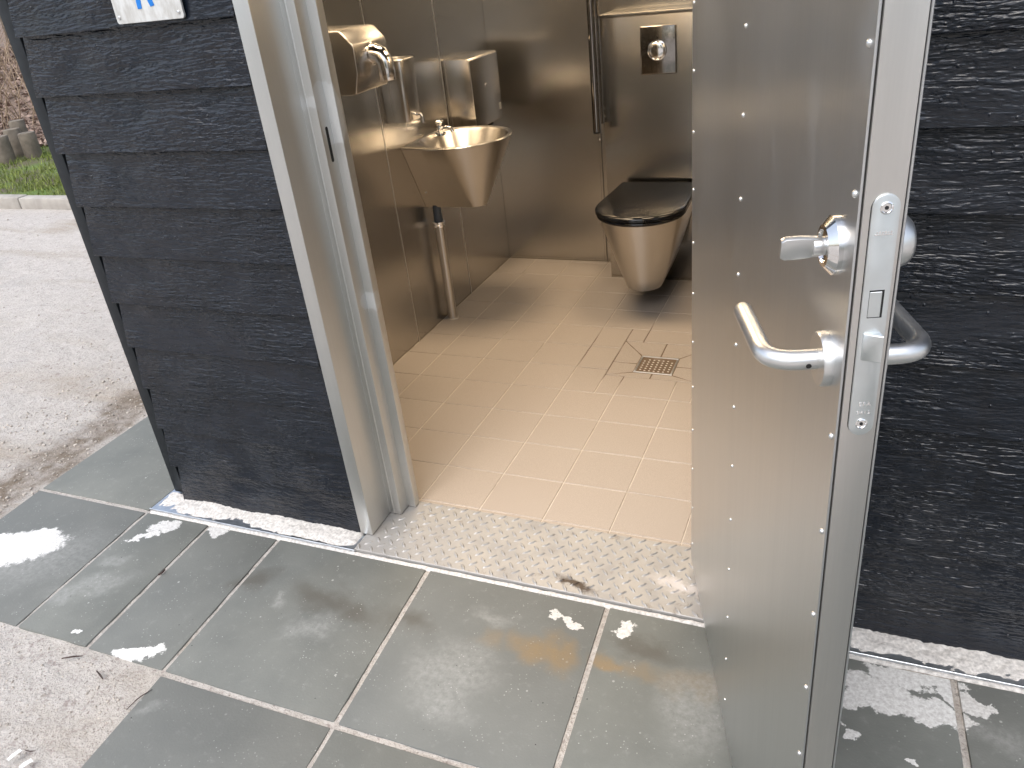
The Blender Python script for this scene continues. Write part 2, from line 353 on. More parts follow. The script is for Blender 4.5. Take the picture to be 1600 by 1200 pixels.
def link(o, parent, wpos):
    sc.collection.objects.link(o); WO[o.name] = Vector(wpos)
    if parent: o.parent = parent; o.location = Vector(wpos) - WO[parent.name]
    else: o.location = wpos
    return o
def empty(name, loc):
    return link(bpy.data.objects.new(name, None), None, loc)
def mesh_of(name, m, mat, bevel=0., seg=2, smooth=True, ang=35, origin=(0, 0, 0)):
    me = bpy.data.meshes.new(name); o = Vector(origin)
    me.from_pydata([tuple(p - o) for p in m.v], [], m.f)
    bm = bmesh.new(); bm.from_mesh(me); bmesh.ops.recalc_face_normals(bm, faces=bm.faces)
    if bevel:
        ed = [e for e in bm.edges if len(e.link_faces) == 2 and e.calc_face_angle(0) > .6]
        bmesh.ops.bevel(bm, geom=ed, offset=bevel, segments=seg, profile=.5, affect='EDGES', clamp_overlap=True)
    bm.to_mesh(me); bm.free()
    if smooth:
        me.polygons.foreach_set('use_smooth', [True] * len(me.polygons)); me.set_sharp_from_angle(angle=R_(ang))
    me.materials.append(MT[mat] if isinstance(mat, str) else mat)
    return me
def mk(name, m, mat, parent=None, bevel=0., seg=2, smooth=True, ang=35):
    lo = Vector([min(p[i] for p in m.v) for i in range(3)]); hi = Vector([max(p[i] for p in m.v) for i in range(3)])
    og = Vector(((lo.x + hi.x) / 2, (lo.y + hi.y) / 2, lo.z))
    return link(bpy.data.objects.new(name, mesh_of(name, m, mat, bevel, seg, smooth, ang, og)), parent, og)
def inst(name, me, parent, wpos, rot=None, scale=None):
    o = link(bpy.data.objects.new(name, me), parent, wpos)
    if rot: o.rotation_euler = rot
    if scale: o.scale = scale
    return o
def tag(o, label, cat, group=None, kind=None):
    o['label'] = label; o['category'] = cat
    if group: o['group'] = group
    if kind: o['kind'] = kind
    return o
def kind(o, k): o['kind'] = k; return o
def arc(c, r, a0, a1, n): return [(c[0] + r * math.cos(a0 + (a1 - a0) * i / n), c[1] + r * math.sin(a0 + (a1 - a0) * i / n)) for i in range(n + 1)]
def bend(p0, p1, p2, r, n=8):                                        # rounded corner at p1
    p0, p1, p2 = Vector(p0), Vector(p1), Vector(p2); a = (p0 - p1).normalized(); b = (p2 - p1).normalized()
    s = p1 + a * r; e = p1 + b * r
    return [tuple((1 - t) ** 2 * s + 2 * t * (1 - t) * p1 + t * t * e) for t in [i / n for i in range(n + 1)]]
def fbm(x, y, s, o=4): return mnoise.fractal(Vector((x * s, y * s, 3.1)), 1.0, 2.0, o)

# ------------------------------------------------------------------ ground
SH = .06                                                             # the paving is laid a few degrees off square
def shx(x, y): return x + SH * (-.098 - y)
PAVED = []                                                           # x0, x1, y0, y1
for a, b in ((-2.503, -2.015), (-2.007, -1.757), (-1.748, -1.496), (-1.487, -.994), (-.985, -.489), (-.480, .016), (.025, .272), (.281, .777), (.786, 1.28), (1.289, 1.78)):
    PAVED.append((a, b, -.606, -.100))
for a, b in ((-1.487, -.994), (-.985, -.489), (-.480, .016), (.025, .272), (.281, .777), (.786, 1.28), (1.289, 1.78)):
    for r in range(3): PAVED.append((a, b, -.617 - .509 * r - .499, -.617 - .509 * r))
for r in range(5): PAVED.append((-2.503, -2.015, -.091 + .509 * r, .409 + .509 * r))
def in_pave(x, y, g=.004):
    xs = x - SH * (-.098 - y) if y < -.098 else x
    return any(a - g < xs < b + g and c - g < y < d + g for a, b, c, d in PAVED)

def grid_axis(lo, hi, st, far):
    fine = list(np.arange(lo, hi + 1e-6, st)); g = st; out = []; q = hi
    while q < far: g *= 1.35; q += g; out.append(q)
    g = st; q = lo; pre = []
    while q > -far: g *= 1.35; q -= g; pre.append(q)
    return pre[::-1] + fine + out
xs = grid_axis(-6.0, 1.0, .035, 160); ys = grid_axis(-2.0, 2.4, .035, 160)
gm = M(); nx = len(xs)
def ground_z(x, y):
    if -1.97 < x < 3 and -.075 < y < 2.6: return -.05
    if in_pave(x, y): return min(-.003, -.0045 + .004 * fbm(x, y, 14, 3))
    if -9 < x < 4 and -6 < y < 3.0:
        z = -.009 + .011 * fbm(x, y, 1.7) + .006 * fbm(x, y, 11, 3)
        dp = max(-2.503 - x, 0) if y > -.606 else max(-.606 - y, 0)
        return min(z, -.003) if dp < .12 else z
    return -.012
gm.v = [Vector((x, y, ground_z(x, y))) for y in ys for x in xs]
gm.f = [(j * nx + i, j * nx + i + 1, (j + 1) * nx + i + 1, (j + 1) * nx + i) for j in range(len(ys) - 1) for i in range(nx - 1)]
kind(mk('ground', gm, 'sand', ang=180), 'structure')

paving = kind(empty('paving', (-.8, -.4, 0)), 'structure')
for i, (a, b, c, d) in enumerate(PAVED):
    m = M(); z = random.uniform(-.0012, .0012)
    a, b, c, d = a + .0016, b - .0016, c + .0016, d - .0016
    if d < 0: q = [(shx(a, c), c), (shx(b, c), c), (shx(b, d), d), (shx(a, d), d)]
    else: q = [(a, c), (b, c), (b, d), (a, d)]
    q = [(x + random.uniform(-.0015, .0015), y + random.uniform(-.0015, .0015)) for x, y in q]
    m.loft([[(x, y, -.045) for x, y in q], [(x, y, z + random.uniform(-.0008, .0008)) for x, y in q]])
    mk('paver', m, m_paver((min(x for x, y in q), max(x for x, y in q), c, d)), paving, .0028, 2)

js = M(); NJ = 500
js.add([(-2.0 + 4.2 * i / NJ + 0, (-.1035, -.098, -.092, -.0868)[j], (-.012, -.001, .001, -.001)[j] + .003 * mnoise.noise(Vector((i * .31, j * 2.7, 0)))) for j in range(4) for i in range(NJ + 1)],
       [(j * (NJ + 1) + i, j * (NJ + 1) + i + 1, (j + 1) * (NJ + 1) + i + 1, (j + 1) * (NJ + 1) + i) for j in range(3) for i in range(NJ)])
kind(mk('joint_sand', js, 'mortar', paving, ang=180), 'stuff')
# loose stones and crumbs on the sand
pm = M()
ico = [(0, 0, 1), (.894, 0, .447), (.276, .851, .447), (-.724, .526, .447), (-.724, -.526, .447), (.276, -.851, .447), (.724, .526, -.447), (-.276, .851, -.447), (-.894, 0, -.447), (-.276, -.851, -.447), (.724, -.526, -.447), (0, 0, -1)]
icf = [(0, 1, 2), (0, 2, 3), (0, 3, 4), (0, 4, 5), (0, 5, 1), (1, 6, 2), (2, 7, 3), (3, 8, 4), (4, 9, 5), (5, 10, 1), (1, 10, 6), (2, 6, 7), (3, 7, 8), (4, 8, 9), (5, 9, 10), (11, 7, 6), (11, 8, 7), (11, 9, 8), (11, 10, 9), (11, 6, 10)]
def stones(m, n, xr, yr, r0, r1, test):
    k = 0
    while k < n:
        x, y = random.uniform(*xr), random.uniform(*yr)
        k += 1
        if not test(x, y): continue
        r = r0 + (r1 - r0) * random.random() ** 3; z = ground_z(x, y)
        sx, sy, sz = (r * random.uniform(.7, 1.3) for _ in range(3)); t = random.random() * 6.3
        m.add([(x + sx * p[0] * math.cos(t) - sy * p[1] * math.sin(t), y + sx * p[0] * math.sin(t) + sy * p[1] * math.cos(t), z + sz * p[2] * .7 + sz * .25) for p in ico], icf)
free = lambda x, y: not in_pave(x, y) and not (x > -2.0 and y > -.1)
stones(pm, 2600, (-2.4, -1.2), (-1.4, -.6), .001, .0042, free)
stones(pm, 1800, (-3.1, -2.5), (-.6, 1.2), .0015, .007, free)
stones(pm, 1500, (-6.5, -2.5), (-.6, 2.8), .002, .007, free)
po = tag(mk('loose_stones', pm, 'pebble'), 'loose small stones and crumbs scattered over the pale sand', 'gravel', kind='stuff')

# ------------------------------------------------------------------ toilet building
B = empty('toilet_building', (-.4, 1.2, 0))
tag(B, 'black clad toilet cabin with steel lined room and open steel door', 'building')
XL, XR, YB, HT = -1.985, 2.25, 2.55, 2.62                            # outer left, outer right, back, eaves
DX0, DX1 = -1.252, -.172                                             # outer edges of the door frame

def wall_part(name, loc): return link(bpy.data.objects.new(name, None), B, loc)
def clad(parent, x0, x1, z0, pitch, zmax, skew=.0):
    z = z0
    while z < zmax:
        h = pitch + .018; j = random.uniform(-.0015, .0015)
        a, b = x0 + random.uniform(-.004, .003), x1 + random.uniform(-.002, .002)
        m = M(); yb, yt = -.020 + j, .007                            # each board leans out over the one below
        N = max(2, int((b - a) / .06)); rings = []
        for i in range(N + 1):
            x = a + (b - a) * i / N; e = .0016 * mnoise.noise(Vector((x * 9, z * 7, 1))) ; s = skew * (x - a)
            rings.append([(x, yb, z + e + s), (x, yt, z + h + s), (x, yt + .016, z + h + s), (x, yb + .020, z + e + s)])
        m.loft(rings)
        mk('board', m, 'board', parent, .0018, 1, ang=30)
        z += pitch
wl = wall_part('front_wall', (-1.6, .1, 0)); wl['label'] = 'black sawn lap boards left of the doorway'
clad(wl, -1.932, DX0 - .004, -.003, .1394, 2.5)
mk('wall_core', M().box(-1.93, DX0 + .02, .03, .15, .0, HT), 'dark', wl, smooth=False)
mk('corner_trim', M().box(XL, -1.944, .004, .09, .012, HT), 'trim', wl, .002)
wr = wall_part('front_wall', (1., .1, 0)); wr['label'] = 'black sawn lap boards behind the open door'
clad(wr, DX1 + .004, XR - .05, -.022, .1436, 2.5)
mk('wall_core', M().box(DX1 - .02, XR - .05, .03, .15, .0, HT), 'dark', wr, smooth=False)
mk('corner_trim', M().box(XR - .038, XR, .004, .09, .012, HT), 'trim', wr, .002)
wt = wall_part('front_wall', ((DX0 + DX1) / 2, .1, 2.2)); wt['label'] = 'black sawn lap boards above the door'
clad(wt, DX0 + .004, DX1 - .004, 2.235, .14, 2.5)
mk('wall_core', M().box(DX0 + .022, DX1 - .022, .03, .15, 2.215, HT), 'dark', wt, smooth=False)
for nm, x0, x1, y0, y1 in (('side_wall', XL, XL + .10, .092, YB), ('side_wall', XR - .10, XR, .092, YB), ('back_wall', XL + .102, XR - .102, YB - .10, YB)):
    p = wall_part(nm, ((x0 + x1) / 2, (y0 + y1) / 2, 0)); z = 0.
    while z < 2.5:
        mk('board', M().box(x0, x1, y0, y1, z + .003, z + .139), 'board', p, .004, 1); z += .141
mk('roof', M().box(XL - .12, XR + .12, -.16, YB + .12, HT + .004, HT + .10), 'roof', B, .01)

# sill flashing with mortar on it
def sill(x0, x1):
    m = M().box(x0, x1, -.086, .028, -.03, .0035)
    s = mk('sill_flashing', m, 'galv', B, .001, 1)
    mk('sill_lip', M().box(x0, x1, -.0905, -.0865, -.02, .0075), 'galv', s, .0008, 1)
    n = int((x1 - x0) / .008); rows = 12; g = M(); vs = []
    for j in range(rows + 1):
        for i in range(n + 1):
            x = x0 + .01 + (x1 - x0 - .02) * i / n; y = -.083 + .080 * j / rows
            hgt = .0065 + .005 * (j / rows) + .007 * fbm(x, y, 7, 3) + .004 * fbm(x, y, 60, 4) - .016 * max(0, .30 - j / rows)
            if i in (0, n): hgt = -.002
            vs.append((x, y, max(hgt, -.002)))
    g.add(vs, [(j * (n + 1) + i, j * (n + 1) + i + 1, (j + 1) * (n + 1) + i + 1, (j + 1) * (n + 1) + i) for j in range(rows) for i in range(n)])
    mk('mortar_smear', g, 'mortar', s, ang=180)
sill(-2.008, -1.232); sill(-.20, 2.2)

# door frame
fr = wall_part('door_frame', (-.7, .07, 0)); fr['label'] = 'brushed steel door frame with stepped rebate'
JP = [(-1.252, -.020), (-1.2115, -.020), (-1.2155, .086), (-1.2155, .0885), (-1.2035, .0885), (-1.2025, .0865), (-1.1995, .0865), (-1.1985, .0885), (-1.1765, .0885), (-1.1775, .1325),
      (-1.1515, .1325), (-1.1515, .1535), (-1.1555, .1535), (-1.1555, .165), (-1.252, .165)]
jl = M()
SLOT = (1.052, 1.135, .107, .117)
mk('jamb', jl.loft([[(x, y, .010) for x, y in JP], [(x, y, 2.20) for x, y in JP]]), 'steel_frame', fr, .0011, 2, ang=30)
mid = (-1.2115 - .213) / 2
mk('jamb', M().loft([[(2 * mid - x + .03 * (.1765 < -0), y, .010) for x, y in JP], [(2 * mid - x, y, 2.20) for x, y in JP]]), 'steel_frame', fr, .0011, 2, ang=30)
mk('frame_head', M().box(-1.205, -.22, -.018, .163, 2.13, 2.198), 'steel_frame', fr, .0015)
sm = M(); cz = []
for z, a0, a1 in ((SLOT[1] - .005, 0, math.pi), (SLOT[0] + .005, math.pi, 2 * math.pi)):
    cz += [(.1115 + .005 * math.cos(a0 + (a1 - a0) * i / 8), z + .005 * math.sin(a0 + (a1 - a0) * i / 8)) for i in range(9)]
sm.loft([[(-1.1795, y, z) for y, z in cz], [(-1.1764, y, z) for y, z in cz]])
mk('strike_slot', sm, 'dark', fr, smooth=False)

# threshold plate with raised tread marks
th = mk('threshold', M().box(-1.236, -.19, -.0845, .166, -.03, .0075), 'tread', B, .0015, 1)
tm = M(); TPX = .0415
for i in range(60):
    for j in range(16):
        x, y = -1.228 + TPX * i * .5, -.072 + TPX * .5 * j
        if (i + j) % 2 or x > -.2 or y > .158: continue
        if x < -1.142 and y > .085 or x < -1.168 and y > .07 or x < -1.196 and y > -.035: continue
        a = R_(45 if j % 2 else -48) + R_(random.uniform(-3, 3)); ln, wd = .0145, .0044
        ca, sa = math.cos(a), math.sin(a); pts = []
        for s_, z_ in ((1., .0074), (.5, .0112)):
            for t in range(10):
                u, v = ln * math.cos(t * .6283) * s_, wd * math.sin(t * .6283) * s_
                pts.append((x + u * ca - v * sa, y + u * sa + v * ca, z_))
        tm.add(pts, [(q, (q + 1) % 10, 10 + (q + 1) % 10, 10 + q) for q in range(10)] + [tuple(range(10, 20))])
kind(mk('tread_marks', tm, 'tread', th), 'stuff')

# interior shell
RX0, RX1, RY1, RH = -1.72, .22, 2.27, 2.42
iw = wall_part('inner_wall', (RX0, 1.2, 0))
for a, b in ((.172, .70), (.70, 1.219), (1.219, 1.768), (1.768, 2.27)):
    mk('wall_panel', M().box(RX0 - .02, RX0, a + .0012, b - .0012, -.01, RH), 'steel_wall', iw, .0012, 1, ang=30)
for a in (.70, 1.219, 1.768):
    mk('joint_strip', M().box(RX0 - .012, RX0 + .0016, a - .0024, a + .0024, -.008, RH), 'steel_edge', iw, smooth=False)
iw2 = wall_part('inner_wall', (-.75, RY1, 0))
for a, b in ((RX0 - .02, -1.178), (-1.176, -.5), (-.498, RX1)):
    mk('wall_panel', M().box(a, b, RY1, RY1 + .02, -.01, RH), 'steel_wall', iw2, .001, 1)
mk('corner_strip', M().box(-1.186, -1.173, RY1 - .008, RY1 - .001, .002, RH), 'steel_wall', iw2, .002, 1)
for z in (.30, .62, .93): mk('screw', M().lathe((-1.1795, RY1 - .008, z), (0, -1, 0), [(0, .005), (.002, .005), (.0035, .0025)], 12), 'chrome', iw2)
iw3 = wall_part('inner_wall', (RX1, 1.2, 0)); mk('wall_panel', M().box(RX1, RX1 + .02, .172, 2.27, -.01, RH), 'steel_wall', iw3)
iw4 = wall_part('inner_wall', (-.75, .16, 0))
mk('wall_panel', M().box(RX0, -1.257, .151, .171, -.01, RH), 'steel_wall', iw4); mk('wall_panel', M().box(-.166, RX1, .151, .171, -.01, RH), 'steel_wall', iw4)
mk('wall_panel', M().box(-1.257, -.166, .167, .187, 2.202, RH), 'steel_wall', iw4)
mk('ceiling', M().box(RX0 - .02, RX1 + .02, .15, RY1 + .02, RH + .002, RH + .03), 'ceiling', B)

# cistern housing behind the toilet
CY, CX, CH = 2.06, -1.092, 1.165
ch = wall_part('cistern_housing', (-.6, 2.16, 0))
mk('front_panel', M().box(CX, RX1 - .002, CY, CY + .012, -.004, CH), 'steel_wall', ch, .0015)
mk('side_panel', M().box(CX, CX + .012, CY + .0125, RY1 - .0005, -.004, CH), 'steel_wall', ch, .0015)
mk('ledge', M().box(CX - .004, RX1 - .002, CY - .006, RY1 - .0005, CH + .0005, CH + .014), 'steel_wall', ch, .002)

# tiled floor
fl = wall_part('floor', (-.75, 1.2, 0)); fl['label'] = 'beige tiled floor with pale grout'
mk('grout_bed', M().box(RX0 - .01, RX1 + .01, .1665, RY1 + .005, -.06, .0000), 'grout', fl, smooth=False)
PX, PY, GX, GY = .2010, .1868, -.560, .370                            # tile pitch and one crossing of the joints
DRX0, DRX1, DRY0, DRY1 = GX - .275, GX - .275 + .350, 1.075, 1.375     # the square of cut tiles round the drain
gx = [GX + PX * k for k in range(-6, 5)]; gy = [GY + PY * k for k in range(-2, 12)]
gap = .0016
def clip_rect(a, b, c, d):
    a, b, c, d = max(a, RX0 + .003), min(b, RX1 - .003), max(c, .1685), min(d, RY1 - .003)
    return (a, b, c, d) if b - a > .012 and d - c > .012 else None
def tile(a, b, c, d):
    q = clip_rect(a, b, c, d)
    if q: mk('tile', M().box(q[0] + gap, q[1] - gap, q[2] + gap, q[3] - gap, -.01, .0022 + random.uniform(-.0002, .0002)), 'tile', fl, .0014, 1)
for i in range(len(gx) - 1):
    for j in range(len(gy) - 1):
        a, b, c, d = gx[i], gx[i + 1], gy[j], gy[j + 1]
        if b <= DRX0 or a >= DRX1 or d <= DRY0 or c >= DRY1: tile(a, b, c, d); continue
        if a < DRX0: tile(a, DRX0, c, d)
        if b > DRX1: tile(DRX1, b, c, d)
        a2, b2 = max(a, DRX0), min(b, DRX1)
        if c < DRY0: tile(a2, b2, c, DRY0)
        if d > DRY1: tile(a2, b2, DRY1, d)
dx0, dx1, dy0, dy1 = -.737, -.590, 1.118, 1.256
cxm, cym = (dx0 + dx1) / 2, (dy0 + dy1) / 2
def shrink(poly, g):
    c = (sum(p[0] for p in poly) / len(poly), sum(p[1] for p in poly) / len(poly))
    out = []
    n = len(poly)
    for i in range(n):                                               # inset each corner along its bisector
        p0, p1, p2 = Vector(poly[i - 1]), Vector(poly[i]), Vector(poly[(i + 1) % n])
        e1, e2 = (p1 - p0).normalized(), (p2 - p1).normalized()
        n1, n2 = Vector((-e1.y, e1.x)), Vector((-e2.y, e2.x)); k = g / max(.3, 1 + n1.dot(n2))
        out.append(tuple(p1 + (n1 + n2) * k))
    return out
cut = [[(DRX0, cym), (dx0, cym), (dx0, dy1), (DRX0, DRY1)], [(DRX0, DRY0), (dx0, dy0), (dx0, cym), (DRX0, cym)],
       [(DRX0, DRY1), (dx0, dy1), (cxm, dy1), (cxm, DRY1)], [(cxm, DRY1), (cxm, dy1), (dx1, dy1), (DRX1, DRY1)],
       [(DRX1, DRY1), (dx1, dy1), (dx1, cym), (DRX1, cym)], [(DRX1, cym), (dx1, cym), (dx1, dy0), (DRX1, DRY0)],
       [(DRX0, DRY0), (cxm, DRY0), (cxm, dy0), (dx0, dy0)], [(cxm, DRY0), (DRX1, DRY0), (dx1, dy0), (cxm, dy0)]]
for q in cut:
    ar = sum(q[i - 1][0] * q[i][1] - q[i][0] * q[i - 1][1] for i in range(4))
    q = shrink(q if ar > 0 else q[::-1], .0022)
    m = M(); dz = lambda x, y: -.004 * max(0, 1 - max(abs(x - cxm) / .17, abs(y - cym) / .15))
    m.loft([[(x, y, -.012) for x, y in q], [(x, y, .0022 + dz(x, y)) for x, y in q]]); mk('tile', m, 'tile', fl, .001, 1)

# ------------------------------------------------------------------ the door leaf (part of the building)
HP = Vector((-.310, .079, 0)); DD = Vector((.31873, -.94784, 0)); DN = Vector((.94784, .31873, 0))
def DT(s, o, z): return tuple(HP + DD * s + DN * o + Vector((0, 0, z)))
S0, S1, ZB, ZT, TH = -.020, .970, .030, 2.11, .0385
dr = mk('door', M(DT).box(S0 + .004, S1, .0034, TH - .0034, ZB + .003, ZT - .003), 'steel_edge', B, .0012, 2)
dr['label'] = 'brushed steel door standing open with lever handles and lock'
mk('door_skin', M(DT).box(S0, S1 - .0012, 0, .0022, ZB, ZT), 'steel_door', dr, .0006, 1)
mk('door_skin', M(DT).box(S0, S1 - .0012, TH - .0022, TH, ZB, ZT), 'steel_door', dr, .0006, 1)
mk('skin_gap', M(DT).box(S0 + .01, S1 - .004, .0021, .0036, ZB + .005, ZT - .005), 'dark', dr, smooth=False)
mk('skin_gap', M(DT).box(S0 + .01, S1 - .004, TH - .0036, TH - .0021, ZB + .005, ZT - .005), 'dark', dr, smooth=False)
rv = mesh_of('rivet', M().lathe((0, 0, 0), -DN, [(-.0005, .0032), (.0008, .0032), (.0018, .0025), (.0026, .0014), (.0028, .0003)], 14), 'satin')
for s_, z0, dz in ((.487, .1025, .1124), (.957, .1145, .11355), (.003, .0995, .1124)):
    k = 0
    while z0 + dz * k < ZT - .02:
        z = z0 + dz * k; k += 1
        if s_ == .957 and 1.11 < z < 1.22: continue
        inst('rivet', rv, dr, DT(s_ + random.uniform(-.0015, .0015), 0, z + random.uniform(-.002, .002)))
# lever handles
RS, RZ = .922, 1.085
for o0, sg, tip in ((0., -1, .798), (TH, 1, .798)):
    rose = mk('rose', M(DT).lathe((RS, o0, RZ), (0, sg, 0), [(0, .0265), (.006, .0265), (.0085, .0250), (.0088, .0098), (.0095, .0095)], 40), 'satin', dr)
    oo = o0 + sg * .054
    path = [(RS, o0 + sg * .006, RZ), (RS, o0 + sg * .018, RZ)] + bend((RS, o0, RZ), (RS, oo, RZ), (tip, oo, RZ), .030, 10) + [(tip + .01, oo, RZ), (tip, oo, RZ)]
    lv = mk('lever', M(DT).tube(path, .0098, 22), 'satin', dr, .0012, 2, ang=50)
    if sg < 0:
        mk('set_screw', M(DT).lathe((RS + .0095, -.018, RZ - .0022), (1, 0, -.25), [(-.001, .0026), (.0006, .0026), (.0007, .0012)], 12), 'dark', dr)
# thumb turn inside, cylinder guard outside
TZ, TS = 1.195, .918
mk('lock_rosette', M(DT).lathe((TS, 0, TZ), (0, -1, 0), [(0, .0262), (.004, .0262), (.0105, .0185), (.011, .0150), (.009, .0145)], 48), 'chrome', dr, ang=25)
tt = M(DT); ca = R_(76)
tt.lathe((TS, -.009, TZ), (0, -1, 0), [(0, .0085), (.010, .0085), (.011, .0075)], 24)
prof = [(-.0085, -.012), (.0085, -.012), (.0105, -.030), (.0105, -.043), (.0080, -.047), (-.0080, -.047), (-.0105, -.043), (-.0105, -.030)]
ring = lambda t: [(TS + u * math.cos(ca) - t * math.sin(ca), o, TZ + u * math.sin(ca) + t * math.cos(ca)) for u, o in prof]
tt.loft([ring(-.0035), ring(.0035)])
mk('thumb_turn', tt, 'satin', dr, .0012, 2)
mk('cylinder_guard', M(DT).lathe((TS, TH, TZ), (0, 1, 0), [(0, .025), (.010, .025), (.020, .022), (.0235, .018), (.0245, .008)], 40), 'satin', dr)
# lock plate on the edge
def stad(c, hw, z0, z1, n=10):
    return [(c + hw * math.cos(math.pi * i / n), z1 - hw + hw * math.sin(math.pi * i / n)) for i in range(n + 1)] + [(c - hw * math.cos(math.pi * i / n), z0 + hw - hw * math.sin(math.pi * i / n)) for i in range(n + 1)]
LC = .0205
mk('lock_shadow_line', M(DT).loft([[(S1 - .002, o, z) for o, z in stad(LC - .0009, .0105, 1.031, 1.2525)], [(S1 + .0003, o, z) for o, z in stad(LC - .0009, .0105, 1.031, 1.2525)]]), 'dark', dr, smooth=False)  # black sheet drawing the shadow line along the side of the lock plate
lp = mk('lock_plate', M(DT).loft([[(S1 - .002, o, z) for o, z in stad(LC, .0108, 1.030, 1.2535)], [(S1 + .0026, o, z) for o, z in stad(LC, .0108, 1.030, 1.2535)]]), 'aluminium', dr, .0006, 2, ang=40)
lp['label'] = 'pale zinc lock plate with rounded ends on the door edge'
for z in (1.2425, 1.0425):
    mk('screw', M(DT).lathe((S1 + .0022, LC, z), (1, 0, 0), [(0, .0052), (.0009, .0052), (.0014, .0042), (.0006, .0036)], 24), 'chrome', dr)
    mk('screw_socket', M(DT).lathe((S1 + .0026, LC, z), (1, 0, 0), [(0, .0017), (.0006, .0017)], 6), 'dark', dr, smooth=False)
mk('bolt_opening', M(DT).box(S1 + .0022, S1 + .0029, LC - .0058, LC + .0062, 1.1475, 1.1725), 'dark', dr, smooth=False)
mk('dead_bolt', M(DT).box(S1 - .002, S1 + .0034, LC - .0056, LC + .0044, 1.1482, 1.1712), 'aluminium', dr, .0004, 1)
lb = [(S1 + .0008, LC - .0072), (S1 + .0050, LC - .0072), (S1 + .0125, LC + .0072), (S1 + .0008, LC + .0072)]
mk('latch_bolt', M(DT).loft([[(s_, o, 1.1085) for s_, o in lb], [(s_, o, 1.1335) for s_, o in lb]]), 'aluminium', dr, .0006, 1)
def stamp(txt, z, size, o0):                                         # raised lettering struck into the lock plate
    cu_ = bpy.data.curves.new('t', 'FONT'); cu_.body = txt; cu_.size = size; cu_.align_x = 'CENTER'; cu_.extrude = .0002; cu_.space_character = 1.2
    t = bpy.data.objects.new('t', cu_); sc.collection.objects.link(t); bpy.context.view_layer.update()
    me = bpy.data.meshes.new_from_object(t.evaluated_get(bpy.context.evaluated_depsgraph_get())); bpy.data.objects.remove(t)
    m = M(DT); m.add([(S1 + .0027 + v.co.z, o0 + v.co.x, z + v.co.y) for v in me.vertices], [tuple(p.vertices) for p in me.polygons])
    mk('stamped_lettering', m, 'chrome', dr, smooth=False)
stamp('EFA', 1.0610, .0058, LC + .001); stamp('3415', 1.0525, .0052, LC + .0005)
mk('stamped_lettering', M(DT).box(S1 + .0024, S1 + .0030, LC - .0072, LC + .0072, 1.2200, 1.2210), 'chrome', dr, smooth=False)
for i in range(6):
    mk('stamped_lettering', M(DT).box(S1 + .0024, S1 + .0030, LC - .0058 + .0022 * i, LC - .0046 + .0022 * i, 1.2214, 1.2230 + .0005 * (i % 2)), 'chrome', dr, smooth=False)
for z in (.25, 1.05, 1.85):
    mk('hinge', M().lathe((-.262, .118 - .0, z), (0, 0, 1), [(0, .009), (.10, .009)], 16), 'satin', dr)

# ------------------------------------------------------------------ fixtures in the room
X = RX0
# hand dryer
hd = tag(empty('hand_dryer', (X, .93, 1.1)), 'brushed steel hand dryer with chrome nozzle, left wall beside the door frame', 'hand dryer')
def hprof(y): return [(X + .001, y, 1.100), (X + .150, y, 1.092), (X + .176, y, 1.096), (X + .196, y, 1.16), (X + .198, y, 1.236), (X + .192, y, 1.248), (X + .158, y, 1.284), (X + .148, y, 1.288), (X + .001, y, 1.292)]
mk('casing', M().loft([hprof(.818), hprof(1.026)]), 'steel_box', hd, .004, 3, ang=32)
noz = [(X + .180, .925, 1.205), (X + .206, .925, 1.207), (X + .226, .925, 1.199), (X + .238, .925, 1.178), (X + .241, .925, 1.150), (X + .240, .925, 1.122)]
nz = mk('nozzle', M().tube(noz, [.031, .031, .030, .029, .028, .027], 28), 'chrome', hd, .001, 1, ang=60)
mk('nozzle_collar', M().lathe((X + .193, .925, 1.2055), (1, 0, 0), [(0, .036), (.004, .036), (.008, .030)], 32), 'chrome', nz)
mk('sticker', M().box(X + .10, X + .118, .8168, .8175, 1.235, 1.26), 'sticker', hd, smooth=False)

# soap dispenser
sd_ = tag(empty('soap_dispenser', (X, 1.31, .92)), 'tall narrow steel soap dispenser between hand dryer and paper box', 'soap dispenser')
def rr(x0, x1, y0, y1, r, z, n=5):
    return [(*p, z) for p in arc((x1 - r, y1 - r), r, 0, math.pi / 2, n) + [(x0, y1), (x0, y0)] + arc((x1 - r, y0 + r), r, -math.pi / 2, 0, n)]
mk('casing', M().loft([rr(X, X + .098, 1.262, 1.372, .022, .917), rr(X, X + .104, 1.260, 1.374, .024, 1.139)]), 'steel_box', sd_, .002, 2, ang=40)
mk('lid', M().loft([rr(X + .004, X + .108, 1.258, 1.376, .03, 1.1395), rr(X + .006, X + .106, 1.26, 1.374, .03, 1.144)]), 'steel_basin', sd_, .001)
mk('lock', M().lathe((X + .03, 1.30, 1.144), (0, 0, 1), [(0, .008), (.006, .008), (.008, .005)], 16), 'chrome', sd_)
mk('push_lever', M().tube([(X + .09, 1.325, .936), (X + .118, 1.325, .938), (X + .124, 1.325, .925), (X + .122, 1.325, .905)], .0065, 12), 'chrome', sd_)

# paper towel dispenser
pt = tag(empty('paper_towel_dispenser', (X, 1.93, .76)), 'wide boxy steel paper towel dispenser above the basin', 'paper towel dispenser')
def pp(y): return [(X + .001, y, .790), (X + .118, y, .770), (X + .132, y, .780), (X + .132, y, 1.062), (X + .124, y, 1.070), (X + .001, y, 1.073)]
mk('casing', M().loft([pp(1.78), pp(2.076)]), 'steel_box', pt, .002, 2, ang=30)
mk('lock', M().lathe((X + .132, 1.925, .944), (1, 0, 0), [(0, .008), (.003, .008), (.0045, .005)], 16), 'chrome', pt)
mk('outlet_tray', M().box(X + .02, X + .10, 1.82, 2.03, .752, .784), 'dark', pt, .003)
mk('sticker', M().box(X + .1322, X + .1328, 2.045, 2.066, .815, .845), 'sticker', pt, smooth=False)

